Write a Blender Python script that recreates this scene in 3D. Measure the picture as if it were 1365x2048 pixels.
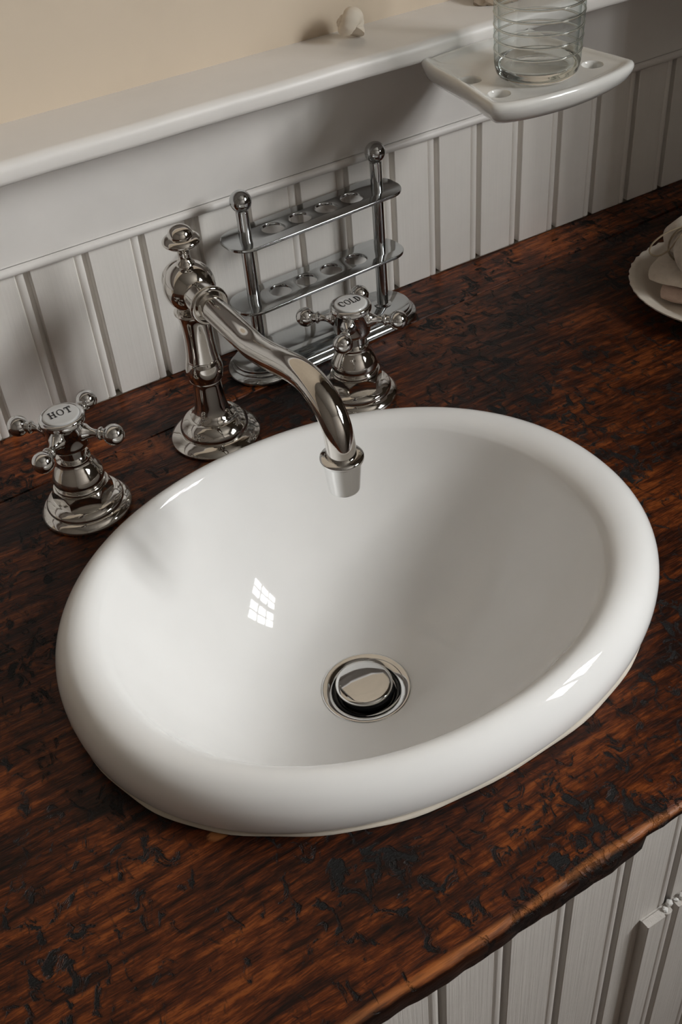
import bpy, bmesh, math, random
from mathutils import Vector, Matrix

# ---------------------------------------------------------------- clearing
for o in list(bpy.data.objects):
    bpy.data.objects.remove(o, do_unlink=True)
sc = bpy.context.scene
col = sc.collection
U = 0.05                     # one bead-board pitch = 5 cm; everything below is laid out in pitches
PI = math.pi
random.seed(4)

# ---------------------------------------------------------------- camera
F_PX = 2183.1
cam_d = bpy.data.cameras.new('camera')
cam = bpy.data.objects.new('camera', cam_d)
col.objects.link(cam)
cam_d.sensor_fit = 'VERTICAL'
cam_d.sensor_height = 36.0
cam_d.sensor_width = 24.0
cam_d.lens = F_PX / 2048.0 * 36.0
cam_d.clip_start = 0.02
R0 = Vector((0.84879784, -0.52392217, -0.07104771))
DN = Vector((-0.39070319, -0.53100604, -0.75191995))
FW = Vector((0.35622077, 0.6659866, -0.65541484))
M = Matrix.Identity(4)
for i in range(3):
    M[i][0] = R0[i]; M[i][1] = -DN[i]; M[i][2] = -FW[i]
CAM = Vector((-2.4734, -16.2309, 10.9732))
M.translation = CAM * U
cam.matrix_world = M
sc.camera = cam

# ---------------------------------------------------------------- world: flat overcast daylight
w = bpy.data.worlds.new('overcast_sky')
sc.world = w
w.use_nodes = True
bg = w.node_tree.nodes['Background']
bg.inputs['Color'].default_value = (1.0, 0.972, 0.985, 1)
bg.inputs['Strength'].default_value = 70.0

# a wide window opening in the far right-hand wall (shared by wall, windows and light portals)
XR = 16.3                    # right end of the counter; unseen wall added to shade the corner starts here
XW = 24.0                    # inner face of the room's right wall
WT = 2.0                     # wall thickness
RET = -8.5                   # how far that added wall comes forward, setting the shadow's edge
WINS = [(-37.0, -21.0, 12.5, 24.5)]      # y0, y1, z0, z1 of each opening
for y0, y1, z0, z1 in WINS:
    pl = bpy.data.lights.new('window_portal', 'AREA')
    pl.shape = 'RECTANGLE'
    pl.size = (z1 - z0) * U
    pl.size_y = (y1 - y0) * U
    pl.cycles.is_portal = True
    po = bpy.data.objects.new('window_portal', pl)
    po.location = Vector((XW - 0.02, (y0 + y1) / 2, (z0 + z1) / 2)) * U
    po.rotation_euler = (0, PI / 2, 0)       # lies in the opening, faces into the room
    col.objects.link(po)

# ---------------------------------------------------------------- exposure
vs = sc.view_settings
vs.view_transform = 'Standard'
vs.look = 'None'
vs.gamma = 1.0
vs.use_curve_mapping = False
vs.exposure = 0.0
sc.display_settings.display_device = 'sRGB'
sc.cycles.max_bounces = 8
sc.cycles.use_adaptive_sampling = True
sc.cycles.adaptive_threshold = 0.04
sc.cycles.glossy_bounces = 6
sc.cycles.transmission_bounces = 8
sc.cycles.sample_clamp_indirect = 6.0
sc.cycles.caustics_reflective = False

# ---------------------------------------------------------------- materials
def mat(name, base=(.8, .8, .8), rough=.5, metal=0.0, coat=0.0, spec=.5):
    m = bpy.data.materials.new(name)
    m.use_nodes = True
    b = m.node_tree.nodes['Principled BSDF']
    b.inputs['Base Color'].default_value = (*base, 1)
    b.inputs['Roughness'].default_value = rough
    b.inputs['Metallic'].default_value = metal
    b.inputs['Coat Weight'].default_value = coat
    b.inputs['Specular IOR Level'].default_value = spec
    return m

class NT:
    def __init__(s, m):
        s.t = m.node_tree; s.n = s.t.nodes; s.b = s.n['Principled BSDF']
    def add(s, t, **k):
        n = s.n.new(t)
        for a, v in k.items():
            setattr(n, a, v)
        return n
    def link(s, a, b):
        s.t.links.new(a, b)
    def coords(s, scale=(1, 1, 1), rot=(0, 0, 0), loc=(0, 0, 0), src='Object'):
        tc = s.add('ShaderNodeTexCoord'); mp = s.add('ShaderNodeMapping')
        mp.inputs['Scale'].default_value = scale
        mp.inputs['Rotation'].default_value = rot
        mp.inputs['Location'].default_value = loc
        s.link(tc.outputs[src], mp.inputs['Vector'])
        return mp.outputs['Vector']
    def noise(s, vec, scale=5, detail=3, rough=.5, dist=0.0):
        n = s.add('ShaderNodeTexNoise')
        n.inputs['Scale'].default_value = scale
        n.inputs['Detail'].default_value = detail
        n.inputs['Roughness'].default_value = rough
        n.inputs['Distortion'].default_value = dist
        s.link(vec, n.inputs['Vector'])
        return n.outputs['Fac']
    def ramp(s, fac, stops, interp='LINEAR'):
        r = s.add('ShaderNodeValToRGB'); c = r.color_ramp; c.interpolation = interp
        while len(c.elements) < len(stops):
            c.elements.new(.5)
        for e, (p, v) in zip(c.elements, stops):
            e.position = p
            e.color = (*v, 1) if isinstance(v, tuple) else (v, v, v, 1)
        s.link(fac, r.inputs['Fac'])
        return r.outputs['Color']
    def mix(s, fac, a, b, blend='MIX'):
        m = s.add('ShaderNodeMix', data_type='RGBA', blend_type=blend)
        for sock, v in ((m.inputs[0], fac), (m.inputs[6], a), (m.inputs[7], b)):
            if isinstance(v, (int, float)):
                sock.default_value = v
            elif isinstance(v, tuple):
                sock.default_value = (*v, 1)
            else:
                s.link(v, sock)
        return m.outputs[2]
    def math(s, op, a, b=0.0, c=None, clamp=False):
        m = s.add('ShaderNodeMath', operation=op, use_clamp=clamp)
        for i, v in enumerate((a, b, c)):
            if v is None:
                continue
            if isinstance(v, (int, float)):
                m.inputs[i].default_value = v
            else:
                s.link(v, m.inputs[i])
        return m.outputs[0]
    def bump(s, h, strength=.3, dist=.001, normal=None):
        b = s.add('ShaderNodeBump')
        b.inputs['Strength'].default_value = strength
        b.inputs['Distance'].default_value = dist
        s.link(h, b.inputs['Height'])
        if normal is not None:
            s.link(normal, b.inputs['Normal'])
        return b.outputs['Normal']

def paint(name, base, rough=.45, amount=.06, grain=0.0, bumps=.15):
    """brushed wall paint with faint stains and, where asked for, vertical wood grain telegraphing through"""
    m = mat(name, base, rough)
    t = NT(m)
    n1 = t.noise(t.coords((1, 1, 1), src='Object'), 9, 4, .6)
    dark = tuple(c * (1 - 2.2 * amount) for c in base)
    lite = tuple(min(1, c * (1 + amount * .6)) for c in base)
    c = t.ramp(n1, [(.3, dark), (.55, base), (.8, lite)])
    n3 = t.noise(t.coords((1, 1, 1)), 160, 2, .5)
    h = t.math('MULTIPLY', n3, .5)
    if grain:
        g = t.noise(t.coords((420, 420, 7)), 1, 3, .6, .4)
        c = t.mix(grain, c, t.ramp(g, [(.35, dark), (.6, base)]))
        h = t.math('ADD', h, t.math('MULTIPLY', g, 1.6))
    t.link(c, t.b.inputs['Base Color'])
    t.link(t.bump(h, bumps, .0006), t.b.inputs['Normal'])
    return m

CHIPS = [(-.60, -9.06, .17, .10), (2.30, -2.80, .16, .09)]
def wood_counter(name, lift=1.0, seed=0.0, edge_wear=True):
    """old, stained and varnished board, grain along X, with black worm-eaten patches"""
    m = mat(name, (.1, .03, .01), .4, 0, .06, .22)
    t = NT(m)
    tc = t.add('ShaderNodeTexCoord')
    sx = t.add('ShaderNodeSeparateXYZ'); t.link(tc.outputs['Object'], sx.inputs[0])
    warp = t.noise(t.coords((4, 12, 3), loc=(seed, seed, 0)), 1, 3, .55)
    yy = t.math('ADD', sx.outputs['Y'], t.math('MULTIPLY', warp, .022))
    cb = t.add('ShaderNodeCombineXYZ')
    t.link(sx.outputs['X'], cb.inputs['X']); t.link(yy, cb.inputs['Y']); t.link(sx.outputs['Z'], cb.inputs['Z'])
    def gr(sxx, syy, detail=4, rough=.6, off=0.0, dist=0.0):
        mp = t.add('ShaderNodeMapping'); mp.inputs['Scale'].default_value = (sxx, syy, syy)
        mp.inputs['Location'].default_value = (seed + off, seed * 2 + off, off)
        t.link(cb.outputs[0], mp.inputs['Vector'])
        return t.noise(mp.outputs['Vector'], 1, detail, rough, dist)
    broad = gr(6, 16, 3, .55, 3.1)
    streak = gr(26, 210, 4, .6, 7.7)
    fine = gr(110, 1050, 3, .65, 1.3)
    patch = gr(55, 130, 5, .7, 11.9, .5)
    v = t.math('ADD', t.math('MULTIPLY', broad, .55), t.math('MULTIPLY', streak, .55))
    v = t.math('ADD', v, t.math('MULTIPLY', fine, .34))
    v = t.math('ADD', v, t.math('MULTIPLY', patch, .26))
    L = lift
    c = t.ramp(v, [(.69, (.0035 * L, .0013 * L, .0009 * L)), (.79, (.024 * L, .0056 * L, .0019 * L)),
                   (.89, (.088 * L, .0195 * L, .0046 * L)), (.98, (.21 * L, .054 * L, .0115 * L)), (1.0, (.23 * L, .062 * L, .013 * L))])
    # worm-eaten, charred-looking patches: ragged, running across the grain in short chains
    cl = t.noise(t.coords((1, 1, 1), loc=(seed, .3, 0)), 9, 2, .5)
    sp = t.noise(t.coords((88, 66, 60), rot=(0, 0, -.5), loc=(seed + 2, 0, 0)), 1, 5, .66, 1.0)
    spots = t.math('ADD', t.math('MULTIPLY', sp, .80), t.math('MULTIPLY', cl, .36))
    spots = t.math('ADD', spots, t.math('MULTIPLY', fine, .10))
    mask = t.ramp(spots, [(.685, 0.0), (.73, 1.0)])
    halo = t.ramp(spots, [(.62, 0.0), (.72, .85)])
    c = t.mix(halo, c, (.0075, .0028, .0020))
    c = t.mix(mask, c, (.0042, .0034, .0032))
    if edge_wear:
        # bare arris along the front edge, worn down to lighter wood
        wobble = t.math('MULTIPLY', t.math('SUBTRACT', gr(9, 40, 3, .6, 5.5), .5), .012)
        d = t.math('ABSOLUTE', t.math('ADD', t.math('ADD', sx.outputs['Y'], 11.755 * U), wobble))
        worn = t.math('SUBTRACT', 1.0, t.math('DIVIDE', d, .0036), clamp=True)
        worn = t.math('MULTIPLY', worn, t.ramp(streak, [(.3, .35), (.55, 1.0)]))
        up = t.math('SUBTRACT', 1.0, t.math('DIVIDE', t.math('MULTIPLY', sx.outputs['Z'], -1.0), .0042), clamp=True)
        worn = t.math('MULTIPLY', worn, up)
        c = t.mix(t.math('MULTIPLY', worn, .9), c, (.42, .145, .038))
    if edge_wear:
        # two spots chipped down to bare wood beside the sink
        for px, py, rx, ry in CHIPS:
            ex = t.math('DIVIDE', t.math('SUBTRACT', sx.outputs['X'], px * U), rx * U)
            ey = t.math('DIVIDE', t.math('SUBTRACT', sx.outputs['Y'], py * U), ry * U)
            q = t.math('ADD', t.math('MULTIPLY', ex, ex), t.math('MULTIPLY', ey, ey))
            q = t.math('ADD', q, t.math('MULTIPLY', t.math('SUBTRACT', patch, .5), 3.0))
            c = t.mix(t.math('MULTIPLY', t.math('SUBTRACT', 1.0, q, clamp=True), 1.6, clamp=True), c, (.22, .085, .028))
        # the sawn front face is stained nearly black
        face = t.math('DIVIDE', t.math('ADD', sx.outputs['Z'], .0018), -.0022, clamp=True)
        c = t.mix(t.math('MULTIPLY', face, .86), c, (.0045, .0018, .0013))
    t.link(c, t.b.inputs['Base Color'])
    rg = t.ramp(streak, [(.3, .46), (.7, .30)])
    rg = t.mix(mask, rg, (.52, .52, .52))
    t.link(rg, t.b.inputs['Roughness'])
    fr = t.noise(t.coords((300, 900, 300), loc=(seed, 0, 0)), 1, 4, .75)
    h = t.math('ADD', t.math('MULTIPLY', streak, .45), t.math('MULTIPLY', fine, .2))
    h = t.math('SUBTRACT', h, t.math('MULTIPLY', mask, t.math('ADD', t.math('MULTIPLY', fr, 1.6), .15)))
    t.link(t.bump(h, .6, .0022), t.b.inputs['Normal'])
    t.b.inputs['Coat Roughness'].default_value = .2
    return m

def metal(name, base, rough, var=.06):
    m = mat(name, base, rough, 1.0)
    t = NT(m)
    n = t.noise(t.coords((1, 1, 1)), 60, 4, .6)
    t.link(t.ramp(n, [(.35, max(.01, rough - var * .4)), (.75, rough + var)]), t.b.inputs['Roughness'])
    return m

def cloth(name, base, tint):
    m = mat(name, base, .95, 0, 0, .15)
    t = NT(m)
    n = t.noise(t.coords((1, 1, 1)), 60, 4, .6)
    wv = t.add('ShaderNodeTexChecker'); wv.inputs['Scale'].default_value = 1100
    t.link(t.coords((1, 1, 1)), wv.inputs['Vector'])
    c = t.ramp(n, [(.3, tint), (.6, base)])
    t.link(c, t.b.inputs['Base Color'])
    h = t.math('ADD', t.math('MULTIPLY', wv.outputs['Fac'], .5), t.math('MULTIPLY', t.noise(t.coords((1, 1, 1)), 420, 3, .7), 1.2))
    t.link(t.bump(h, .6, .0008), t.b.inputs['Normal'])
    t.b.inputs['Sheen Weight'].default_value = .25
    return m

MT = {}
MT['cream'] = paint('cream_plaster', (.66, .555, .435), .75, .035)
MT['white'] = paint('white_trim_paint', (.83, .80, .77), .42, .03)
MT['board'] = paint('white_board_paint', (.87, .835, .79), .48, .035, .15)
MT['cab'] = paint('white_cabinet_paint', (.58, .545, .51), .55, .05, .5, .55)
MT['filler'] = paint('chalky_filler', (.70, .69, .67), .8, .05, 0, .6)
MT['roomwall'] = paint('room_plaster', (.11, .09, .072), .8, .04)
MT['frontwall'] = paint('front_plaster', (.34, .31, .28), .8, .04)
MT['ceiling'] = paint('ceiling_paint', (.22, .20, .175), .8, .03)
MT['floor'] = paint('dark_floor_boards', (.11, .05, .025), .5, .2)
MT['wood'] = wood_counter('worn_counter_wood', .88, 0.0)
MT['wood_back'] = wood_counter('back_plank_wood', 1.5, 7.3, False)
MT['porcelain'] = mat('white_porcelain', (.86, .855, .845), .035, 0, 0, .36)
t_ = NT(MT['porcelain'])
n_ = t_.noise(t_.coords((1, 1, 1)), 22, 2, .5)
t_.link(t_.ramp(n_, [(.3, (.85, .845, .835)), (.7, (.875, .87, .86))]), t_.b.inputs['Base Color'])
MT['ceramic'] = mat('glazed_ceramic', (.76, .75, .72), .16, 0, .5)
t_ = NT(MT['ceramic'])
n_ = t_.noise(t_.coords((1, 1, 1)), 30, 2, .5)
t_.link(t_.ramp(n_, [(.3, (.74, .73, .70)), (.7, (.78, .77, .74))]), t_.b.inputs['Base Color'])
MT['nickel'] = metal('polished_nickel', (.67, .645, .61), .045, .05)
MT['chrome'] = metal('bright_chrome', (.72, .72, .715), .04, .04)
MT['rack'] = metal('dull_chrome', (.50, .515, .52), .10, .08)
MT['rackpost'] = metal('rack_post_chrome', (.56, .57, .575), .07, .06)
MT['dark'] = metal('dark_rubber_seal', (.02, .02, .022), .4)
MT['enamel'] = mat('enamel_cap', (.72, .72, .71), .12, 0, .5)
MT['ink'] = mat('black_lettering', (.012, .012, .014), .45)
MT['sealant'] = paint('aged_sealant', (.60, .54, .46), .6, .12, 0, .6)
MT['shell'] = paint('chalky_shell', (.82, .73, .62), .7, .10, 0, .8)
MT['shell2'] = paint('brown_shell', (.40, .32, .24), .6, .25, 0, .8)
MT['plate'] = paint('stoneware_plate', (.76, .69, .60), .25, .05)
MT['linen'] = cloth('linen_cloth', (.74, .66, .57), (.58, .51, .43))
MT['linen2'] = cloth('pink_beige_cloth', (.62, .47, .40), (.48, .35, .29))
MT['linen3'] = cloth('striped_linen', (.70, .62, .53), (.50, .44, .375))
MT['twine'] = cloth('jute_twine', (.40, .32, .22), (.24, .185, .12))
MT['frame'] = paint('window_paint', (.62, .60, .57), .4, .03)

def glass_mat():
    m = mat('clear_glass', (.965, .985, .98), .015)
    b = m.node_tree.nodes['Principled BSDF']
    b.inputs['Transmission Weight'].default_value = 1.0
    b.inputs['IOR'].default_value = 1.48
    t = NT(m)
    n = t.noise(t.coords((1, 1, 1)), 40, 2, .5)
    t.link(t.bump(n, .06, .002), t.b.inputs['Normal'])
    return m
MT['glass'] = glass_mat()

def thin_glass():
    """thin tumbler wall: light passes straight through, more reflection and a greener tint towards the edges"""
    m = bpy.data.materials.new('thin_glass'); m.use_nodes = True
    t = m.node_tree; t.nodes.clear()
    o = t.nodes.new('ShaderNodeOutputMaterial'); mx = t.nodes.new('ShaderNodeMixShader')
    tr = t.nodes.new('ShaderNodeBsdfTransparent'); gl = t.nodes.new('ShaderNodeBsdfGlossy')
    gl.inputs['Roughness'].default_value = .02
    lw = t.nodes.new('ShaderNodeLayerWeight'); lw.inputs['Blend'].default_value = .5
    r1 = t.nodes.new('ShaderNodeValToRGB'); r2 = t.nodes.new('ShaderNodeValToRGB')
    for r, st in ((r1, [(0, (.985, .99, .988)), (.6, (.96, .975, .97)), (.88, (.74, .80, .785)), (1, (.48, .55, .53))]),
                  (r2, [(0, (.06,) * 3), (.5, (.10,) * 3), (.85, (.22,) * 3), (1, (.6,) * 3)])):
        while len(r.color_ramp.elements) < len(st):
            r.color_ramp.elements.new(.5)
        for e, (p, c) in zip(r.color_ramp.elements, st):
            e.position = p; e.color = (*c, 1)
        t.links.new(lw.outputs['Facing'], r.inputs['Fac'])
    nz = t.nodes.new('ShaderNodeTexNoise'); nz.inputs['Scale'].default_value = 45
    bp = t.nodes.new('ShaderNodeBump'); bp.inputs['Strength'].default_value = .12; bp.inputs['Distance'].default_value = .002
    tcd = t.nodes.new('ShaderNodeTexCoord')
    t.links.new(tcd.outputs['Object'], nz.inputs['Vector']); t.links.new(nz.outputs['Fac'], bp.inputs['Height']); t.links.new(bp.outputs['Normal'], gl.inputs['Normal'])
    t.links.new(r1.outputs['Color'], tr.inputs['Color']); t.links.new(r2.outputs['Color'], mx.inputs[0])
    t.links.new(tr.outputs[0], mx.inputs[1]); t.links.new(gl.outputs[0], mx.inputs[2]); t.links.new(mx.outputs[0], o.inputs[0])
    return m
MT['thin_glass'] = thin_glass()

def pane_mat():
    m = bpy.data.materials.new('window_pane'); m.use_nodes = True
    t = m.node_tree; t.nodes.clear()
    o = t.nodes.new('ShaderNodeOutputMaterial'); mx = t.nodes.new('ShaderNodeMixShader')
    tr = t.nodes.new('ShaderNodeBsdfTransparent'); gl = t.nodes.new('ShaderNodeBsdfGlossy')
    tr.inputs['Color'].default_value = (.96, .98, .97, 1); gl.inputs['Roughness'].default_value = .01
    mx.inputs[0].default_value = .05
    t.links.new(tr.outputs[0], mx.inputs[1]); t.links.new(gl.outputs[0], mx.inputs[2])
    t.links.new(mx.outputs[0], o.inputs[0])
    return m
MT['pane'] = pane_mat()

# ---------------------------------------------------------------- mesh helpers (all sizes in pitches)
def mesh(name, verts, faces, smooth=True, angle=40):
    me = bpy.data.meshes.new(name)
    me.from_pydata([(x * U, y * U, z * U) for x, y, z in verts], [], faces)
    bm = bmesh.new(); bm.from_mesh(me)
    bmesh.ops.recalc_face_normals(bm, faces=bm.faces)
    bm.to_mesh(me); bm.free()
    if smooth:
        me.shade_smooth()
        me.set_sharp_from_angle(angle=math.radians(angle))
    me.update()
    return me

def put(name, me, m, parent=None, loc=(0, 0, 0), rot=(0, 0, 0)):
    o = bpy.data.objects.new(name, me)
    if m is not None and not me.materials:
        me.materials.append(MT[m] if isinstance(m, str) else m)
    o.location = Vector(loc) * U
    o.rotation_euler = rot
    col.objects.link(o)
    if parent is not None:
        o.parent = parent
    return o

def thing(name, label, cat, loc=(0, 0, 0), rot=(0, 0, 0), group=None):
    o = bpy.data.objects.new(name, None)
    o.empty_display_size = .02
    o.location = Vector(loc) * U
    o.rotation_euler = rot
    col.objects.link(o)
    o['label'] = label; o['category'] = cat
    if group:
        o['group'] = group
    return o

def tag(o, label, cat, group=None):
    o['label'] = label; o['category'] = cat
    if group:
        o['group'] = group
    return o

def struct(o):
    o['kind'] = 'structure'
    return o

def box(x0, x1, y0, y1, z0, z1):
    v = [(x0, y0, z0), (x1, y0, z0), (x1, y1, z0), (x0, y1, z0), (x0, y0, z1), (x1, y0, z1), (x1, y1, z1), (x0, y1, z1)]
    f = [(0, 3, 2, 1), (4, 5, 6, 7), (0, 1, 5, 4), (1, 2, 6, 5), (2, 3, 7, 6), (3, 0, 4, 7)]
    return v, f

def join(*parts):
    V, F = [], []
    for v, f in parts:
        n = len(V); V += list(v); F += [tuple(i + n for i in q) for q in f]
    return V, F

def smooth_pts(p, n=6):
    """Catmull-Rom through the points"""
    out = []
    m = len(p)
    for i in range(m - 1):
        p0 = p[max(i - 1, 0)]; p1 = p[i]; p2 = p[i + 1]; p3 = p[min(i + 2, m - 1)]
        for k in range(n):
            t = k / n
            out.append(tuple(.5 * (2 * b + (c - a) * t + (2 * a - 5 * b + 4 * c - d) * t * t + (3 * b - a - 3 * c + d) * t ** 3)
                             for a, b, c, d in zip(p0, p1, p2, p3)))
    out.append(tuple(p[-1]))
    return out

def lathe(prof, seg=64, axis='z', center=(0, 0, 0), close=True):
    """prof: (radius, height) pairs; poles closed when the radius is 0"""
    V, F = [], []
    rings = []
    for r, h in prof:
        if r < 1e-5:
            rings.append([len(V)]); V.append((0, 0, h))
        else:
            rings.append(list(range(len(V), len(V) + seg)))
            for k in range(seg):
                a = 2 * PI * k / seg
                V.append((r * math.cos(a), r * math.sin(a), h))
    for A, B in zip(rings, rings[1:]):
        if len(A) == 1 and len(B) == 1:
            continue
        for k in range(seg):
            k2 = (k + 1) % seg
            if len(A) == 1:
                F.append((A[0], B[k], B[k2]))
            elif len(B) == 1:
                F.append((A[k], A[k2], B[0]))
            else:
                F.append((A[k], A[k2], B[k2], B[k]))
    if axis == 'y-':        # height runs towards -Y
        V = [(x, -z, y) for x, y, z in V]
    elif axis == 'x':
        V = [(z, y, -x) for x, y, z in V]
    V = [(x + center[0], y + center[1], z + center[2]) for x, y, z in V]
    return V, F

def tube(path, r, seg=20, caps=True, up=(0, 0, 1)):
    V, F = [], []
    n = len(path)
    P = [Vector(p) for p in path]
    prev = None
    for i in range(n):
        t = (P[min(i + 1, n - 1)] - P[max(i - 1, 0)]).normalized()
        if prev is None:
            a = Vector(up)
            if abs(a.dot(t)) > .9:
                a = Vector((1, 0, 0))
            prev = (a - t * a.dot(t)).normalized()
        else:
            prev = (prev - t * prev.dot(t)).normalized()
        b = t.cross(prev)
        rr = r[i] if isinstance(r, (list, tuple)) else r
        for k in range(seg):
            an = 2 * PI * k / seg
            V.append(tuple(P[i] + (prev * math.cos(an) + b * math.sin(an)) * rr))
    for i in range(n - 1):
        for k in range(seg):
            k2 = (k + 1) % seg
            F.append((i * seg + k, i * seg + k2, (i + 1) * seg + k2, (i + 1) * seg + k))
    if caps:
        F.append(tuple(range(seg - 1, -1, -1))); F.append(tuple(range((n - 1) * seg, n * seg)))
    return V, F

def loft(rings, closed=True, cap0=False, cap1=False):
    V, F = [], []
    n = len(rings[0])
    for r in rings:
        V += list(r)
    for i in range(len(rings) - 1):
        for k in range(n if closed else n - 1):
            k2 = (k + 1) % n
            F.append((i * n + k, i * n + k2, (i + 1) * n + k2, (i + 1) * n + k))
    if cap0:
        F.append(tuple(range(n - 1, -1, -1)))
    if cap1:
        F.append(tuple(range((len(rings) - 1) * n, len(rings) * n)))
    return V, F

def curve_plate(name, loops, thick, bevel, res=3):
    """flat plate with holes from closed outlines, edges rounded; top at z = 0"""
    cu = bpy.data.curves.new(name, 'CURVE')
    cu.dimensions = '2D'; cu.fill_mode = 'BOTH'
    cu.extrude = max(thick / 2 - bevel, 1e-4) * U
    cu.bevel_depth = bevel * U; cu.bevel_resolution = res
    cu.offset = -bevel * U
    for L in loops:
        s = cu.splines.new('POLY'); s.points.add(len(L) - 1); s.use_cyclic_u = True
        for p, (x, y) in zip(s.points, L):
            p.co = (x * U, y * U, 0, 1)
    o = bpy.data.objects.new(name, cu); col.objects.link(o)
    dg = bpy.context.evaluated_depsgraph_get()
    me = bpy.data.meshes.new_from_object(o.evaluated_get(dg))
    bpy.data.objects.remove(o, do_unlink=True); bpy.data.curves.remove(cu)
    for v in me.vertices:
        v.co.z -= thick / 2 * U
    bm = bmesh.new(); bm.from_mesh(me)
    bmesh.ops.remove_doubles(bm, verts=bm.verts, dist=1e-6)
    bmesh.ops.recalc_face_normals(bm, faces=bm.faces)
    bm.to_mesh(me); bm.free()
    me.shade_smooth(); me.set_sharp_from_angle(angle=math.radians(35))
    return me

def circle(cx, cy, r, n=40):
    return [(cx + r * math.cos(2 * PI * k / n), cy + r * math.sin(2 * PI * k / n)) for k in range(n)]

def rrect(hx, hy, r, n=10):
    out = []
    for sx, sy, a0 in ((1, 1, 0), (-1, 1, PI / 2), (-1, -1, PI), (1, -1, 1.5 * PI)):
        for k in range(n + 1):
            a = a0 + PI / 2 * k / n
            out.append((sx * (hx - r) + r * math.cos(a), sy * (hy - r) + r * math.sin(a)))
    return out

def sgnpow(c, e):
    return math.copysign(abs(c) ** e, c)

# ================================================================= THE ROOM
XL, YF = -24.0, -46.0
ZFL, ZC = -17.0, 32.0
struct(put('wall_back', mesh('wall_back', *join(box(XL, XW + WT, .22, 2.0, ZFL, 4.0), box(XL, XW + WT, .02, 2.0, 4.0, ZC)), smooth=False), 'cream'))
wall_back = bpy.data.objects['wall_back']
struct(put('floor', mesh('floor', *box(XL - 1, XW + WT, YF - 1, 2, ZFL - 1, ZFL), smooth=False), 'floor'))
struct(put('ceiling', mesh('ceiling', *box(XL - 1, XW + WT, YF - 1, 2, ZC, ZC + 1), smooth=False), 'ceiling'))
struct(put('wall_left', mesh('wall_left', *box(XL - 1, XL, YF - 1, 2, ZFL, ZC), smooth=False), 'roomwall'))
struct(put('wall_front', mesh('wall_front', *box(XL, XW + WT, YF - 1, YF, ZFL, ZC), smooth=False), 'frontwall'))
struct(put('wall_light_blocker', mesh('wall_light_blocker', *box(XR, XR + 2.4, RET, .1, ZFL, ZC), smooth=False), 'roomwall'))  # out-of-view wall, added to keep window light off the back-right corner
wr = []
ys = YF
for y0, y1, z0, z1 in sorted(WINS):
    wr += [box(XW, XW + WT, ys, y0, ZFL, ZC), box(XW, XW + WT, y0, y1, ZFL, z0), box(XW, XW + WT, y0, y1, z1, ZC)]
    ys = y1
wr.append(box(XW, XW + WT, ys, .1, ZFL, ZC))
struct(put('wall_right', mesh('wall_right', *join(*wr), smooth=False), 'roomwall'))

# windows: two sashes side by side, two by four panes each
NC, NR = 2, 3
for wi, (WY0, WY1, WZ0, WZ1) in enumerate(WINS):
    win = bpy.data.objects.new('window_%d' % (wi + 1), None)
    col.objects.link(win); struct(win)
    win.location = Vector((XW + 1.3, (WY0 + WY1) / 2, WZ0)) * U
    wy, wh = (WY1 - WY0) / 2, WZ1 - WZ0
    put('window_frame', mesh('wf', *join(box(-.3, .3, -wy, -wy + .3, 0, wh), box(-.3, .3, wy - .3, wy, 0, wh),
        box(-.3, .3, -wy + .3, wy - .3, 0, .3), box(-.3, .3, -wy + .3, wy - .3, wh - .3, wh),
        box(-.3, .3, -.8, .8, .3, wh - .3)), smooth=False), 'frame', win)
    put('window_sill', mesh('ws', *box(-1.8, -.3, -wy, wy, 0, .25), smooth=False), 'frame', win)
    for s in (-1, 1):
        y0, y1 = (-wy + .3, -.8) if s < 0 else (.8, wy - .3)
        z0, z1 = .3, wh - .3
        sash = put('sash', mesh('sash', *join(box(-.15, .15, y0, y0 + .28, z0, z1), box(-.15, .15, y1 - .28, y1, z0, z1),
            box(-.15, .15, y0 + .28, y1 - .28, z0, z0 + .32), box(-.15, .15, y0 + .28, y1 - .28, z1 - .32, z1)), smooth=False), 'frame', win)
        a, b, c, d = y0 + .28, y1 - .28, z0 + .32, z1 - .32
        mw = .30
        for i in range(1, NC):
            yy = a + (b - a) * i / NC
            put('muntin', mesh('mun', *box(-.1, .1, yy - mw, yy + mw, c, d), smooth=False), 'frame', sash)
        for j in range(1, NR):
            zz = c + (d - c) * j / NR
            put('muntin', mesh('mun', *box(-.09, .09, a, b, zz - mw, zz + mw), smooth=False), 'frame', sash)
        for i in range(NC):
            for j in range(NR):
                ya, yb = a + (b - a) * i / NC, a + (b - a) * (i + 1) / NC
                za, zb = c + (d - c) * j / NR, c + (d - c) * (j + 1) / NR
                put('pane', mesh('pane', *box(-.012, .012, ya + .02, yb - .02, za + .02, zb - .02), smooth=False), 'pane', sash)

# bead boards behind the counter: one object per board, flat face + edge bead + quirk
def board_profile(width=1.0, x0=0.0, face=0.0, back=.22):
    """one board from its left edge: flat, hair groove, half-round bead, then the open quirk"""
    w = width
    p = [(x0, back), (x0, face + .012), (x0 + .012, face)]
    p += [(w - .262, face), (w - .250, face + .03), (w - .238, face + .032)]
    for k in range(9):
        a = PI - PI * k / 8
        p.append((w - .168 + .066 * math.cos(a), face + .036 - .036 * math.sin(a)))
    q = min(.17, back - .02)
    p += [(w - .100, face + q), (w, face + q), (w, back)]
    return p

def board_mesh(name, z0, z1, **k):
    pr = board_profile(**k)
    return mesh(name, *loft([[(x, y, z0) for x, y in pr], [(x, y, z1) for x, y in pr]], True, True, True), angle=30)

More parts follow.
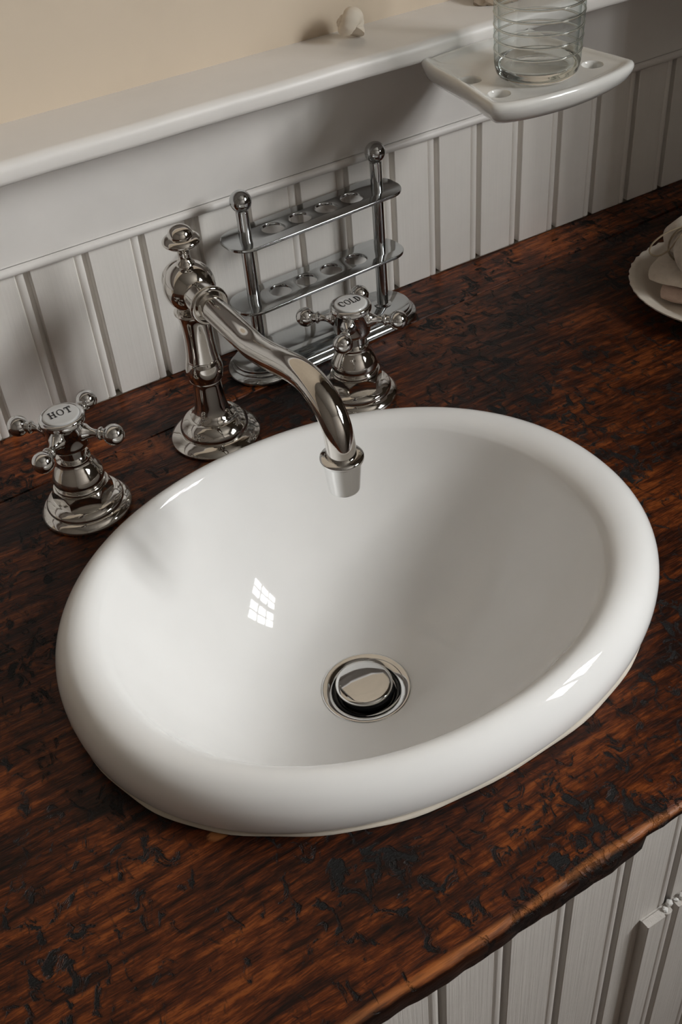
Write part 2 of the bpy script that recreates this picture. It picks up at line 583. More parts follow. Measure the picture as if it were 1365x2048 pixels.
bm_wall = board_mesh('wall_board', 0.0, 3.0)
for i in range(-6, 17):
    if i == 16:
        me = board_mesh('wall_board_end', 0.0, 3.0, width=.3, x0=0.0) if False else None
        continue
    put('board', bm_wall, 'board', wall_back, (i, 0, .012 + random.uniform(-.004, .012)))
put('board', mesh('end_board', *box(16.0, XR, 0, .22, .012, 3.0), smooth=False), 'board', wall_back)

# frieze rail with its half-round bead, and the ledge above it
tr1 = bpy.data.objects.new('trim_1', None); col.objects.link(tr1); struct(tr1)
put('frieze_board', mesh('frieze', *box(XL, XR, -.10, .02, 3.0, 4.80), smooth=False), 'white', tr1)
bd = [(-.001, 2.86), (-.06, 2.86)]
for k in range(13):
    a = -PI / 2 - PI * k / 12
    bd.append((-.10 + .075 * math.cos(a), 2.945 + .078 * math.sin(a)))
bd += [(-.10, 3.03), (-.001, 3.03)]
put('bead_moulding', mesh('bead', *loft([[(XL, y, z) for y, z in bd], [(XR, y, z) for y, z in bd]], True, True, True), angle=50), 'white', tr1)
led = [(.02, 4.80), (-1.34, 4.80), (-1.38, 4.83)]
led += [(-1.40, 4.88), (-1.405, 4.96)]
for k in range(9):
    a = PI - PI / 2 * k / 8
    led.append((-1.27 + .135 * math.cos(a), 4.99 + .135 * math.sin(a)))
led += [(.02, 5.13)]
nl = 60
rings = []
for i in range(nl + 1):
    x = XL + (XR - XL) * i / nl
    rings.append([(x, y + (.012 * math.sin(i * 1.7) if y < -1.2 else 0), z) for y, z in led])
struct(put('trim_2', mesh('ledge', *loft(rings, True, True, True), angle=50), 'white'))

# ================================================================= COUNTERTOP
CX, CY, CA, CB = 2.76, -6.88, 4.28, 3.45         # outer rim of the sink
CL = -15.0
ctop = thing('countertop', 'dark stained worn wooden countertop with black wormy patches around the sink', 'countertop', (0, 0, 0))
def seam(x):
    return -1.66 + .5 * min(max((x + 1) / 9.5, -1.2), 1.7) ** 1.0 * .9
TH = .53
def main_plank():
    bm = bmesh.new()
    xs = [CL + (XR - CL) * i / 260 for i in range(261)]
    rnd = random.Random(9)
    ph = [rnd.uniform(0, 6.3) for _ in range(8)]
    def wob(x, s=1.0):
        return s * (.012 * math.sin(1.3 * x + ph[0]) + .010 * math.sin(3.1 * x + ph[1]) + .007 * math.sin(7.7 * x + ph[2]) + .006 * math.sin(17 * x + ph[3]))
    prof_rows = []
    for x in xs:
        yf = -11.80 + wob(x)
        k = 1.0 if x > 3.42 else 0.0            # the edge is broken away underneath from here on
        br = .10 * k
        if 3.42 < x < 3.8:
            br = .22
        zb = -TH + wob(x * 1.7 + 3, .25) + .05 * k
        row = [(x, -11.2, 0.0), (x, yf + .13, -.003), (x, yf + .06, -.016 - .006 * math.sin(5 * x)), (x, yf + .016, -.05), (x, yf, -.11),
               (x, yf + .015 + br, -.24), (x, yf + .03 + br, -.40), (x, yf + .06 + br, zb + .05), (x, yf + .13 + br, zb), (x, -11.2, zb)]
        prof_rows.append([bm.verts.new(p) for p in row])
    for A, B in zip(prof_rows, prof_rows[1:]):
        for i in range(len(A) - 1):
            bm.faces.new((A[i], A[i + 1], B[i + 1], B[i]))
    # top sheet between the front edge and the seam, with the cut-out for the sink
    def sheet(fr, z, hole_off, zs=None):
        back = [bm.verts.new((x, seam(x), z)) for x in (xs[0], xs[40], xs[80], xs[120], xs[160], xs[200], xs[-1])]
        hole = []
        for k in range(120):
            a = 2 * PI * k / 120
            hole.append(bm.verts.new((CX + (CA - hole_off) * sgnpow(math.cos(a), 2 / 2.1), CY + (CB - hole_off) * sgnpow(math.sin(a), 2 / 2.1), z)))
        loop = fr + back[::-1]
        ed = []
        for L in (loop, hole):
            for i in range(len(L)):
                e = bm.edges.get((L[i], L[(i + 1) % len(L)])) or bm.edges.new((L[i], L[(i + 1) % len(L)]))
                ed.append(e)
        bmesh.ops.triangle_fill(bm, edges=ed, use_beauty=True)
        return back, hole
    bt, ht = sheet([r[0] for r in prof_rows], 0.0, .35)
    bb, hb = sheet([r[-1] for r in prof_rows], -TH, .35)
    for A, B in ((ht, hb),):
        for k in range(len(A)):
            k2 = (k + 1) % len(A)
            bm.faces.new((A[k], A[k2], B[k2], B[k]))
    for i in range(len(bt) - 1):
        bm.faces.new((bt[i], bt[i + 1], bb[i + 1], bb[i]))
    bmesh.ops.recalc_face_normals(bm, faces=bm.faces)
    for v in bm.verts:
        v.co *= U
    me = bpy.data.meshes.new('main_plank')
    bm.to_mesh(me); bm.free()
    me.shade_smooth(); me.set_sharp_from_angle(angle=math.radians(50))
    return me
put('plank', main_plank(), 'wood', ctop)
sx_ = [CL + (XR - CL) * i / 40 for i in range(41)]
def back_row(x):
    s = seam(x) + .012
    return [(x, 0, -TH), (x, 0, -.0), (x, s + .03, 0.0), (x, s + .012, -.03), (x, s, -TH)]
put('plank', mesh('back_plank', *loft([back_row(x) for x in sx_], True, True, True), angle=50), 'wood_back', ctop)

# ================================================================= VANITY CABINET
YC = -11.15
cabt = thing('vanity_cabinet', 'white painted bead-board vanity cabinet under the wooden countertop', 'cabinet', (0, 0, ZFL))
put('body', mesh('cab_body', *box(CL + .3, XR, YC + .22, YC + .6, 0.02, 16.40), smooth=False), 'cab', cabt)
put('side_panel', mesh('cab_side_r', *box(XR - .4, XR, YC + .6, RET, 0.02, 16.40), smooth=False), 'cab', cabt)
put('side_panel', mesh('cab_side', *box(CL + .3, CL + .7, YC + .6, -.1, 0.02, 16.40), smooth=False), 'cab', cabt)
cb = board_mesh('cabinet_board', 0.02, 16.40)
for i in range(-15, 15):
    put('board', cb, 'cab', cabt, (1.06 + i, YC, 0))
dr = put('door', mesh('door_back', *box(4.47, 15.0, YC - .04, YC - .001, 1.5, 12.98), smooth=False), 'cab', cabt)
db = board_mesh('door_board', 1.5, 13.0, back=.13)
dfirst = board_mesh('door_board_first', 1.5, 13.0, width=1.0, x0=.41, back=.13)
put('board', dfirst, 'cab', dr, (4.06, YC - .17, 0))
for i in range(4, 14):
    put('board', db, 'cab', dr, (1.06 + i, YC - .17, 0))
# crumbling filler along the top of the door
fv, ff = [], []
rnd = random.Random(3)
for i in range(26):
    x = 4.86 + i * .12
    s = rnd.uniform(.03, .075)
    zc = 13.0 + s * .5
    v, f = lathe([(0, -s * .6), (s * 1.2, -s * .2), (s * .9, s * .5), (0, s * .8)], 7, center=(x, YC - .09 + rnd.uniform(-.05, .04), zc))
    fv, ff = join((fv, ff), ([(a + rnd.uniform(-.012, .012), b + rnd.uniform(-.012, .012), c) for a, b, c in v], f))
fo = put('filler', mesh('filler', fv, ff, smooth=False), 'filler', dr)
fo['kind'] = 'stuff'

# ================================================================= SINK
sink = thing('sink', 'white oval porcelain drop-in sink with rolled rim, set in the wooden countertop', 'sink', (CX, CY, 0))
def rim_ring(a, b, z, n, dx=0.0, dy=0.0, seg=160):
    return [(dx + a * sgnpow(math.cos(2 * PI * k / seg), 2 / n), dy + b * sgnpow(math.sin(2 * PI * k / seg), 2 / n), z) for k in range(seg)]
rimp = smooth_pts([(.10, .10, .035), (.055, .055, .05), (.015, .015, .13), (0, 0, .30), (.03, .025, .47), (.12, .10, .63), (.26, .20, .735), (.42, .29, .775),
                   (.57, .365, .765), (.69, .43, .715), (.775, .475, .645)], 4)
rings = [rim_ring(CA - tx, CB - ty, z, 2.1, -.11 * min(1, tx / .775), .03 * min(1, tx / .775)) for tx, ty, z in rimp]
A1, B1, ZL, ZB = CA - .80, CB - .49, .615, -1.93
NB = 34
for i in range(NB + 1):
    rho = 1 - (1 - .17) * i / NB
    e = rho ** 2.9
    z = ZB + (ZL - ZB) * e
    a = A1 * rho
    b = rho * B1
    n = 2.1 - .1 * min(1, i / 10)
    rings.append(rim_ring(a, b, z, n, -.11 + .06 * (1 - rho), .03 + .03 * (1 - rho)))
put('basin', mesh('basin', *loft(rings), angle=75), 'porcelain', sink)
sb = []
for k in range(9):
    a = PI * k / 8
    sb.append((.038 * math.cos(a), .010 + .036 * math.sin(a)))
rings = []
for off, z in sb:
    ring = []
    for k, p in enumerate(rim_ring(CA - .06, CB - .06, z, 2.1)):
        an = 2 * PI * k / 160
        wv = 1 + .35 * math.sin(an * 9) + .2 * math.sin(an * 23 + 1)
        ring.append((p[0] + off * wv * math.cos(an), p[1] + off * wv * math.sin(an), p[2]))
    rings.append(ring)
put('sealant_bead', mesh('sealant', *loft(rings)), 'sealant', sink)
DRX, DRY, DRZ = -.05, .06, ZB
DRZ = ZB + (ZL - ZB) * .19 ** 2.9
fl = [(.30, -.5), (.40, -.14), (.47, -.09), (.50, -.03), (.56, .005), (.63, .022), (.672, .022), (.685, .0), (.675, -.03)]
put('drain_flange', mesh('drain_flange', *lathe(smooth_pts(fl, 4), 72)), 'chrome', sink, (DRX, DRY, DRZ))
put('drain_seal', mesh('drain_seal', *lathe([(0, -.05), (.41, -.05), (.43, -.02), (.42, .02), (.38, .04)], 64)), 'dark', sink, (DRX, DRY, DRZ))
pg = [(.10, -.2), (.10, .03), (.36, .045), (.42, .055), (.435, .08), (.435, .105), (.42, .122), (.38, .13), (.2, .14), (0, .143)]
put('drain_plug', mesh('drain_plug', *lathe(pg, 72), angle=50), 'chrome', sink, (DRX - .02, DRY + .02, DRZ))

# ================================================================= FAUCET
def letter(ch):
    """simple upright serif capitals in a unit box, as lists of convex quads"""
    Q = []
    def bx(x0, x1, y0, y1):
        Q.append([(x0, y0), (x1, y0), (x1, y1), (x0, y1)])
    def arc(cx, cy, rx, ry, a0, a1, thick, thin, n=20):
        for k in range(n):
            a, b = a0 + (a1 - a0) * k / n, a0 + (a1 - a0) * (k + 1) / n
            ta = thin + (thick - thin) * abs(math.cos(a)) ** 1.3
            tb = thin + (thick - thin) * abs(math.cos(b)) ** 1.3
            Q.append([(cx + rx * math.cos(a), cy + ry * math.sin(a)), (cx + rx * math.cos(b), cy + ry * math.sin(b)),
                      (cx + (rx - tb) * math.cos(b), cy + (ry - thin if True else 0) * math.sin(b)),
                      (cx + (rx - ta) * math.cos(a), cy + (ry - thin) * math.sin(a))])
    st, th = .15, .06
    if ch == 'H':
        for x in (.12, .68):
            bx(x, x + st, 0, 1); bx(x - .1, x + st + .1, 0, th); bx(x - .1, x + st + .1, 1 - th, 1)
        bx(.2, .75, .47, .54); w_ = .95
    elif ch == 'T':
        bx(.36, .36 + st, 0, 1); bx(.24, .63, 0, th); bx(.02, .86, 1 - .075, 1)
        bx(.02, .075, .72, 1); bx(.805, .86, .72, 1); w_ = .88
    elif ch == 'L':
        bx(.12, .12 + st, 0, 1); bx(.02, .37, 1 - th, 1); bx(.02, .74, 0, .07); bx(.685, .74, 0, .30); w_ = .76
    elif ch == 'D':
        bx(.12, .12 + st, 0, 1); bx(.02, .4, 0, th); bx(.02, .4, 1 - th, 1)
        arc(.36, .5, .52, .5, -PI / 2, PI / 2, st, th); w_ = .92
    elif ch == 'O':
        arc(.48, .5, .47, .52, 0, 2 * PI, st, th, 36); w_ = .97
    elif ch == 'C':
        arc(.48, .5, .46, .52, .62, 2 * PI - .62, st, th, 30)
        bx(.80, .86, .62, .92); w_ = .92
    return Q, w_
def word_mesh(word, height, width):
    qs, x = [], 0
    for ch in word:
        q, w_ = letter(ch)
        qs += [[(px + x, py) for px, py in L] for L in q]
        x += w_ + .16
    tot = x - .16
    V, F = [], []
    for L in qs:
        n = len(V)
        for zz in (0, .008):
            V += [((px / tot - .5) * width, (py - .5) * height, zz) for px, py in L]
        F += [(n, n + 1, n + 2, n + 3), (n + 4, n + 5, n + 6, n + 7)]
        F += [(n + k, n + (k + 1) % 4, n + 4 + (k + 1) % 4, n + 4 + k) for k in range(4)]
    return mesh('word_' + word, V, F, smooth=False)

def hexnut(r, z0, z1, seg=96):
    """hexagonal nut with the corners chamfered by a cone, top and bottom"""
    rings = []
    N = 14
    def hexr(a):
        a = (a + PI / 6) % (PI / 3) - PI / 6
        return r * math.cos(PI / 6) / math.cos(a)
    for i in range(N + 1):
        z = z0 + (z1 - z0) * i / N
        ring = []
        for k in range(seg):
            a = 2 * PI * k / seg
            rr = hexr(a)
            lim = r * .90 + (z1 - z) * .62            # 60 degree chamfer cone at the top
            rr = min(rr, lim)
            ring.append((rr * math.cos(a + .26), rr * math.sin(a + .26), z))
        rings.append(ring)
    return loft(rings, True, True, True)

def tap_handle(name, word, label, x, y, spin, ww):
    t = thing(name, label, 'tap', (x, y, 0), group='cross-handled taps either side of the spout')
    base = [(.0, .0)] + smooth_pts([(.70, .0), (.715, .03), (.705, .075), (.66, .125), (.615, .15)], 5) \
        + smooth_pts([(.60, .155), (.605, .19), (.585, .235), (.53, .27), (.49, .285)], 5) + [(.47, .29), (.0, .30)]
    put('base_flange', mesh('tap_flange', *lathe(base, 80), angle=50), 'nickel', t)
    put('hex_nut', mesh('tap_nut', *hexnut(.475, .29, .50), angle=28), 'nickel', t)
    bell = [(0, .49), (.385, .49)] + smooth_pts([(.40, .52), (.395, .555), (.37, .57)], 4) + [(.375, .585)] \
        + smooth_pts([(.385, .60), (.40, .66), (.385, .74), (.335, .84), (.285, .92), (.262, .985), (.268, 1.02), (.262, 1.04)], 5) + [(.20, 1.05), (.0, 1.05)]
    put('bell', mesh('tap_bell', *lathe(bell, 72), angle=50), 'nickel', t)
    put('stem', mesh('tap_stem', *lathe([(.0, 1.04), (.205, 1.04), (.205, 1.26), (.0, 1.26)], 48)), 'chrome', t)
    hub = [(0, 1.24), (.24, 1.24), (.285, 1.25), (.305, 1.28), (.31, 1.34), (.31, 1.66)] + \
        smooth_pts([(.325, 1.675), (.345, 1.70), (.347, 1.745), (.335, 1.785), (.305, 1.80), (.285, 1.795)], 4) + [(.275, 1.78), (0, 1.78)]
    hb = put('hub', mesh('tap_hub', *lathe(hub, 72), angle=50), 'chrome', t)
    cap = [(0, 1.77), (.278, 1.77)] + smooth_pts([(.278, 1.79), (.268, 1.808), (.24, 1.818), (.12, 1.828), (0, 1.83)], 4)
    cp = put('cap', mesh('tap_cap', *lathe(cap, 64), angle=60), 'enamel', hb)
    cp['label'] = 'white enamel cap reading ' + word
    lt = put('lettering', word_mesh(word, .155, ww), 'ink', hb, (0.0, .015, 1.828))
    lt['label'] = 'black serif lettering ' + word
    arm = [(0, .26)] + smooth_pts([(.135, .27), (.13, .315), (.095, .37), (.066, .43), (.058, .49), (.066, .53), (.09, .548)], 5) + \
        smooth_pts([(.098, .556), (.102, .572), (.095, .588), (.085, .594)], 3) + [(.08, .60)] + \
        [(.163 * math.sin(a), .78 - .163 * math.cos(a)) for a in [.52 + (PI - .52) * k / 20 for k in range(21)]]
    arm[-1] = (0, .943)
    am = mesh('tap_arm', *lathe(arm, 40, 'x'), angle=40)
    for k in range(4):
        put('cross_arm', am, 'chrome', t, (0, 0, 1.515), (0, 0, spin + PI / 2 * k))
    return t
tap_handle('tap_handle', 'HOT', 'polished tap with four ball-ended arms and a white cap reading HOT', .31, -2.59, PI / 4, .35)
tap_handle('tap_handle', 'COLD', 'polished tap with four ball-ended arms and a white cap reading COLD', 5.37, -2.57, PI / 4 + .05, .39)

spt = thing('faucet_spout', 'tall polished nickel spout with swan-neck arm reaching over the sink', 'faucet', (2.84, -2.10, 0))
base = [(0, 0)] + smooth_pts([(.745, 0), (.76, .025), (.75, .06), (.69, .11), (.62, .145), (.585, .16)], 5) + \
    smooth_pts([(.565, .165), (.575, .20), (.56, .27), (.50, .35), (.43, .40), (.395, .415)], 5) + [(.0, .42)]
put('base_flange', mesh('spout_flange', *lathe(base, 88), angle=50), 'nickel', spt)
colm = [(0, .41)] + smooth_pts([(.36, .41), (.365, .43), (.345, .455)], 4) + smooth_pts([(.34, .46), (.30, .52), (.272, .62), (.255, .76), (.24, .92), (.232, 1.06), (.235, 1.11)], 6) + \
    smooth_pts([(.262, 1.125), (.272, 1.14), (.268, 1.16)], 3) + smooth_pts([(.275, 1.18), (.298, 1.27), (.302, 1.36), (.285, 1.46), (.262, 1.53)], 5) + \
    smooth_pts([(.268, 1.545), (.262, 1.57), (.248, 1.70), (.238, 1.90), (.242, 2.10), (.262, 2.28), (.285, 2.36)], 6) + \
    smooth_pts([(.30, 2.37), (.315, 2.40), (.30, 2.435)], 4) + [(.25, 2.45), (0, 2.45)]
put('column', mesh('spout_column', *lathe(colm, 72), angle=45), 'nickel', spt)
ZS = 2.82
bl = [(0, -.405)] + [(.405 * math.sin(a), -.405 * math.cos(a)) for a in [PI * k / 28 for k in range(1, 28)]] + [(0, .405)]
body = put('body_ball', mesh('spout_ball', *lathe(bl, 72)), 'nickel', spt, (0, 0, ZS))
fin = [(0, .36), (.15, .37)] + smooth_pts([(.14, .40), (.10, .46), (.088, .52), (.10, .60), (.15, .66), (.19, .685)], 5) + \
    smooth_pts([(.24, .695), (.285, .735), (.288, .775), (.25, .815), (.205, .83)], 5) + smooth_pts([(.19, .835), (.185, .88), (.15, .945), (.08, .985), (0, .995)], 5)
put('finial', mesh('spout_finial', *lathe(fin, 56), angle=45), 'nickel', body)
rear = [(0, -.62)] + [(.115 * math.sin(a), -.505 - .115 * math.cos(a)) for a in [PI * k / 14 for k in range(1, 12)]] + [(.07, -.42), (.22, -.40), (.30, -.36), (.31, -.31), (.30, -.26), (0, -.26)]
put('rear_knob', mesh('spout_rear', *lathe(rear, 48, 'y-'), angle=40), 'nickel', body)
slv = [(0, .30), (.25, .32), (.25, .62), (.235, .625)] + smooth_pts([(.27, .63), (.305, .655), (.31, .69), (.285, .72), (.25, .725)], 4) + [(.22, .70), (0, .70)]
put('sleeve', mesh('spout_sleeve', *lathe(slv, 64, 'y-'), angle=45), 'nickel', spt, (0, 0, ZS - .03))
path = smooth_pts([(0, -.60, 2.79), (0, -1.2, 2.79), (0, -1.75, 2.785), (0, -2.12, 2.79), (0, -2.55, 2.87), (0, -3.05, 2.995), (0, -3.45, 3.075), (0, -3.80, 3.06),
                   (0, -4.10, 2.93), (0, -4.29, 2.70), (0, -4.355, 2.45), (0, -4.36, 2.22)], 8)
arm = put('spout_arm', mesh('spout_arm', *tube(path, .197, 40), angle=60), 'nickel', spt)
nz = [(0, 2.31), (.21, 2.31)] + smooth_pts([(.225, 2.305), (.28, 2.285), (.292, 2.255), (.285, 2.225), (.262, 2.21)], 4) + [(.258, 2.20), (.255, 2.19), (.212, 1.76)] + \
    smooth_pts([(.208, 1.745), (.195, 1.735)], 2) + [(.17, 1.735), (.165, 1.9), (0, 1.9)]
put('nozzle', mesh('spout_nozzle', *lathe(nz, 64), angle=40), 'chrome', arm, (0, -4.36, 0))

# ================================================================= TOOTHBRUSH RACK
rk = thing('toothbrush_rack', 'chrome toothbrush rack with two pierced shelves and ball finials, behind the taps', 'toothbrush holder', (5.82, -.74, 0), (0, 0, math.radians(3.6)))
PX = 1.37
def stadium(hx, r, n=28):
    out = []
    for k in range(n + 1):
        a = -PI / 2 + PI * k / n
        out.append((hx + r * math.cos(a), r * math.sin(a)))
    for k in range(n + 1):
        a = PI / 2 + PI * k / n
        out.append((-hx + r * math.cos(a), r * math.sin(a)))
    return out
bp = smooth_pts([(.60, .0), (.635, .02), (.645, .06), (.62, .11), (.575, .145)], 4) + smooth_pts([(.56, .15), (.555, .175), (.53, .195)], 3) + [(.515, .20), (.512, .235), (.50, .245)]
rings = [[(x, y, z) for x, y in stadium(PX, r)] for r, z in bp]
put('base', mesh('rack_base', *loft(rings, True, True, True), angle=40), 'rack', rk)
hl = [circle(-PX + .55 + .5467 * k, .0, .20, 36) for k in range(4)]
pm = curve_plate('rack_shelf', [rrect(PX + .40, .43, .36)] + hl, .06, .016)
for z in (1.36, 2.55):
    put('shelf', pm, 'rack', rk, (0, 0, z + .03))
post = [(0, .24), (.16, .24), (.165, .255), (.12, .275), (.108, .28), (.108, 3.06), (0, 3.06)]
ball = [(0, 3.04), (.10, 3.05)] + [(.185 * math.sin(a), 3.235 - .185 * math.cos(a)) for a in [.58 + (PI - .58) * k / 22 for k in range(22)]] + [(0, 3.42)]
mp, mb = mesh('rack_post', *lathe(post, 40)), mesh('rack_ball', *lathe(ball, 48))
for s in (-1, 1):
    p = put('post', mp, 'rackpost', rk, (s * PX, 0, 0))
    put('ball_finial', mb, 'rackpost', p)

# ================================================================= TUMBLER HOLDER AND TUMBLER
HX, HY, HZ = 8.79, -2.62, 4.80
hold = thing('tumbler_holder', 'white glazed ceramic tumbler and toothbrush holder fixed to the white ledge', 'tumbler holder', (HX, HY, HZ))
def holder_outline():
    pts = [(-.98, 1.20), (0, 1.20), (.98, 1.20), (1.12, 1.22), (1.18, .6), (1.26, -.1), (1.36, -.80), (1.32, -1.06), (.8, -1.23), (0, -1.31), (-.8, -1.23), (-1.32, -1.04), (-1.36, -.78), (-1.24, -.1), (-1.16, .6), (-1.10, 1.22)]
    return smooth_pts(pts + [pts[0]], 8)[:-1]
ho = holder_outline()
prof = [(.30, -.40), (.70, -.38), (.86, -.33), (.945, -.22), (.985, -.12), (1.0, -.05), (.995, -.01), (.98, .02), (.955, .032), (.925, .025), (.89, .0), (.86, -.018), (.8, -.025), (.4, -.028)]
rings = []
for s, z in prof:
    ring = []
    for x, y in ho:
        zz = z
        if z > -.2 and y > .8:
            zz += .085 * ((y * s - .8) / .40 if y * s > .8 else 0) * (1 - min(1, (x / 1.1) ** 2) * .6)
        ring.append((x * s, y * s, zz))
    rings.append(ring)
hm = mesh('holder', *loft(rings, True, True, True), angle=60)
tray = put('tray', hm, 'ceramic', hold)
cut_v, cut_f = [], []
for hx_, hy_ in ((-.90, .17), (-.93, -.58), (.88, -.60), (.90, .17)):
    cut_v, cut_f = join((cut_v, cut_f), lathe([(0, -1), (.155, -1), (.155, -.06), (.165, -.035), (.20, -.005), (.24, .06), (.24, .3), (0, .3)], 28, center=(hx_, hy_, 0)))
ct = put('cutter', mesh('cutter', cut_v, cut_f), 'ceramic', hold)
bo = tray.modifiers.new('holes', 'BOOLEAN'); bo.operation = 'DIFFERENCE'; bo.object = ct; bo.solver = 'EXACT'
bpy.context.view_layer.update()
dg = bpy.context.evaluated_depsgraph_get()
nm = bpy.data.meshes.new_from_object(tray.evaluated_get(dg))
tray.modifiers.clear()
tray.data = nm
bpy.data.objects.remove(ct, do_unlink=True)
nm.shade_smooth(); nm.set_sharp_from_angle(angle=math.radians(40))

tum = thing('glass_tumbler', 'clear ribbed glass tumbler standing on the ceramic holder', 'glass', (8.78, -2.95, HZ - .012))
HT = 1.95
def rout(z):
    return .655 + .055 * z / HT
foot = smooth_pts([(0, .004), (.48, .0), (.575, .015), (.63, .07), (.652, .15), (.656, .20)], 4) + [(.60, .20), (.57, .175), (.48, .15), (.2, .135), (0, .13)]
put('base', mesh('tumbler_base', *lathe(foot, 72), angle=50), 'glass', tum)
wall = [(rout(.2), .203)]
z = .40
while z < HT - .12:
    rr = rout(z) - .006
    ring_v, ring_f = loft([[((rr + .017 * math.cos(b_)) * math.cos(a_), (rr + .017 * math.cos(b_)) * math.sin(a_), z + .017 * math.sin(b_))
                            for b_ in [2 * PI * q / 10 for q in range(10)]] for a_ in [2 * PI * q / 72 for q in range(73)]])
    put('rib', mesh('tumbler_rib', ring_v, ring_f), 'glass', tum)
    z += .18
wall += [(rout(HT), HT - .04), (rout(HT) - .03, HT), (rout(HT) - .06, HT - .02), (rout(HT) - .065, HT - .1), (.60, .203), (rout(.2), .203)]
put('wall', mesh('tumbler_wall', *lathe(wall, 80), angle=60), 'thin_glass', tum)

# ================================================================= SHELLS ON THE LEDGE
def spiral_shell(turns=2.6, growth=.17, nt=90, ns=22, tz=1.15):
    V, F = [], []
    for i in range(nt + 1):
        th = turns * 2 * PI * i / nt
        w_ = math.exp(growth * (th - turns * 2 * PI))
        rib = 1 + .035 * math.sin(th * 9)
        for k in range(ns):
            ph = 2 * PI * k / ns
            rr = w_ * (.56 + .52 * rib * math.cos(ph))
            V.append((rr * math.cos(th), rr * math.sin(th), w_ * (-tz * 1.0 + .62 * rib * math.sin(ph)) + tz))
    for i in range(nt):
        for k in range(ns):
            k2 = (k + 1) % ns
            F.append((i * ns + k, i * ns + k2, (i + 1) * ns + k2, (i + 1) * ns + k))
    F.append(tuple(range(ns))); F.append(tuple(range(nt * ns, nt * ns + ns)))
    return V, F
v, f = spiral_shell(3.2, .125, 120, 22, .95)
s_ = .325
Ms = Vector((-.72, .45, .30)).normalized().to_track_quat('Z', 'Y').to_matrix() @ Matrix.Rotation(math.radians(150), 3, 'Z')
vv = [Ms @ Vector(p) * s_ for p in v]
mz = min(p.z for p in vv); cxm = sum(p.x for p in vv) / len(vv); cym = sum(p.y for p in vv) / len(vv)
vv = [(p.x - cxm, p.y - cym, p.z - mz) for p in vv]
tag(put('seashell', mesh('seashell', vv, f, angle=60), 'shell', None, (6.80, -.52, 5.128)), 'small chalky cream snail shell alone on the ledge, left of the tumbler', 'shell')
# fan-shaped half shell, hinge to the wall
V, F = [], []
NA, NRR = 40, 14
for j in range(NRR + 1):
    r = j / NRR
    for k in range(NA + 1):
        a = -1.15 + 2.3 * k / NA
        rib = .025 * r * math.cos(a * 22)
        V.append((.75 * r * math.sin(a), -.85 * r * math.cos(a), .30 * math.sin(PI * min(r * .93 + .05, 1)) * (1 - .25 * abs(a)) + rib + .03))
for j in range(NRR):
    for k in range(NA):
        a = j * (NA + 1) + k
        F.append((a, a + 1, a + NA + 2, a + NA + 1))
n0 = len(V)
V2 = [(x * .97, y * .97, max(z - .05, .0)) for x, y, z in V]
F2 = [tuple(i + n0 for i in q[::-1]) for q in F]
rimE = []
for k in range(NA):
    a = NRR * (NA + 1) + k
    rimE.append((a, a + 1, a + 1 + n0, a + n0))
tag(put('seashell', mesh('fanshell', V + V2, F + F2 + rimE, angle=60), 'shell2', None, (9.95, -.02, 5.128), (0, 0, .25)), 'brownish fan-shaped shell on the ledge behind the tumbler', 'shell')

# ================================================================= PLATE WITH TOWELS
PXc, PYc = 12.62, -4.12
plp = smooth_pts([(0, .04), (.9, .04), (1.14, .05), (1.26, .085), (1.38, .17), (1.52, .29), (1.66, .36), (1.74, .385)], 5)
plo = smooth_pts([(1.785, .38), (1.775, .345), (1.66, .30), (1.54, .22), (1.40, .09), (1.28, .01), (1.1, .0), (0, .0)], 4)
V, F = lathe(plp + plo, 120)
Vn = []
for x, y, z in V:
    r = math.hypot(x, y)
    if r > 1.5:
        a = math.atan2(y, x)
        k = (r - 1.5) / .28
        s_ = 1 + .007 * k * math.cos(a * 44)
        Vn.append((x * s_, y * s_, z + .008 * k * math.cos(a * 44)))
    else:
        Vn.append((x, y, z))
tag(put('dish', mesh('dish', Vn, F), 'plate', None, (PXc, PYc, 0)), 'cream dish with scalloped rim holding the towels, at the counter end', 'dish')

def folded(width, depth, layers, th, seed=1):
    """a cloth folded back and forth; folds show at the front and the back, open ends at the sides"""
    rn = random.Random(seed)
    cl = []
    n = layers
    for i in range(n):
        z = th * (.5 + i)
        xs = [-depth / 2 + th * .5 + (depth - th) * k / 12 for k in range(13)]
        if i % 2:
            xs = xs[::-1]
        for x in xs:
            cl.append((x, z + .02 * math.sin(3 * x + i)))
        if i < n - 1:
            sx = 1 if i % 2 == 0 else -1
            for k in range(1, 6):
                a = -PI / 2 + PI * k / 6
                cl.append((sx * (depth / 2 - th * .5) + sx * th * .5 * math.cos(a), th * (1 + i) + th * .5 * math.sin(a)))
    L, Rr = [], []
    for i, p in enumerate(cl):
        a = cl[max(i - 1, 0)]; b = cl[min(i + 1, len(cl) - 1)]
        d = Vector((b[0] - a[0], b[1] - a[1])).normalized()
        nn = Vector((-d.y, d.x)) * th * .47
        L.append((p[0] + nn.x, p[1] + nn.y)); Rr.append((p[0] - nn.x, p[1] - nn.y))
    ring = L + Rr[::-1]
    rings = []
    for j in range(17):
        y = -width / 2 + width * j / 16
        e = 1 - .05 * (abs(j - 8) / 8) ** 6
        rings.append([(x * (1 + .015 * math.sin(j * 1.1 + z * 9)), y + .02 * math.sin(z * 11 + x), z * e + .012 * math.sin(j * .9 + x * 2.5)) for x, z in ring])
    V, F = loft(rings, True, True, True)
    zm = min(p[2] for p in V)
    return [(x, y, z - zm) for x, y, z in V], F
v, f = folded(1.45, 1.6, 2, .165, 2)
tag(put('folded_towel', mesh('towel_a', v, f, angle=70), 'linen2', None, (12.50, -4.0, .07), (0, 0, math.radians(201))), 'pinkish beige folded towel lying lowest in the cream dish', 'towel')
v, f = folded(1.75, 1.95, 2, .17, 5)
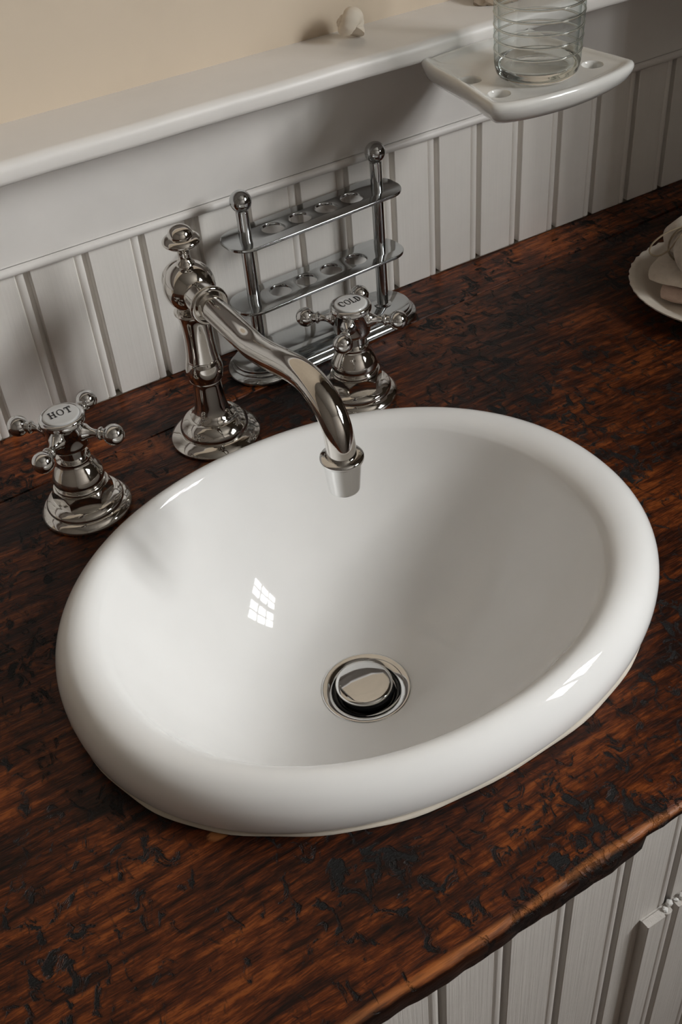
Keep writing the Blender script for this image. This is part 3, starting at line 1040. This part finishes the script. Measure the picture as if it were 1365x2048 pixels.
tag(put('folded_towel', mesh('towel_b', v, f, angle=70), 'linen', None, (12.58, -3.86, .42), (0, 0, math.radians(201))), 'cream folded towel in the middle of the stack on the dish', 'towel')
# rolled cloth tied with twine
roll = thing('rolled_towel', 'rolled linen towel tied with twine, on top of the folded towels', 'towel', (12.02, -3.62, 0.775), (0, 0, math.radians(62)))
sp = []
TN, RT = 3.2, .385
for k in range(150):
    a = 2 * PI * TN * k / 149
    r = .05 + (RT - .05) * k / 149
    sp.append((r * math.cos(a + 2.2), r * math.sin(a + 2.2)))
L, Rr = [], []
for i, p in enumerate(sp):
    a = sp[max(i - 1, 0)]; b = sp[min(i + 1, len(sp) - 1)]
    d = Vector((b[0] - a[0], b[1] - a[1])).normalized()
    nn = Vector((-d.y, d.x)) * .046
    L.append((p[0] + nn.x, p[1] + nn.y)); Rr.append((p[0] - nn.x, p[1] - nn.y))
ring = L + Rr[::-1]
rings = []
for j in range(25):
    x = -.80 + 1.12 * j / 24
    pinch = 1 - .11 * math.exp(-((x + .05) / .16) ** 2)
    rings.append([(x + .03 * math.sin(5 * math.atan2(z, y)) * (abs(j - 12) / 12), y * pinch * 1.04 + .012 * math.sin(x * 9), (z * pinch * .96 + .010 * math.sin(x * 7 + y * 6)) + .432) for y, z in ring])
cv, cf = loft(rings, True, True, True)
zm = min(p[2] for p in cv)
put('cloth', mesh('roll_cloth', [(x, y, z - zm) for x, y, z in cv], cf, angle=70), 'linen3', roll)
ZT = .432 - zm
tw = [(-.05 + .045 * math.sin(a * .5), .40 * math.cos(a), ZT + .378 * math.sin(a)) for a in [2 * PI * k / 60 * 2.0 for k in range(61)]]
tv = tube(tw, .016, 8)
lp = smooth_pts([(-.05, .02, ZT + .385), (-.06, .22, ZT + .36), (-.08, .50, ZT + .27), (-.10, .72, ZT + .10), (-.13, .76, ZT - .06), (-.17, .62, ZT - .12), (-.20, .43, ZT + .0), (-.18, .22, ZT + .30), (-.05, .02, ZT + .385)], 8)
lp3 = smooth_pts([(-.05, .02, ZT + .385), (.02, -.18, ZT + .40), (.08, -.42, ZT + .25), (.1, -.55, ZT + .02), (.06, -.44, ZT + .02), (0, -.2, ZT + .34), (-.05, .02, ZT + .39)], 8)
put('twine', mesh('twine', *join(tv, tube(lp, .016, 8), tube(lp3, .016, 8))), 'twine', roll)
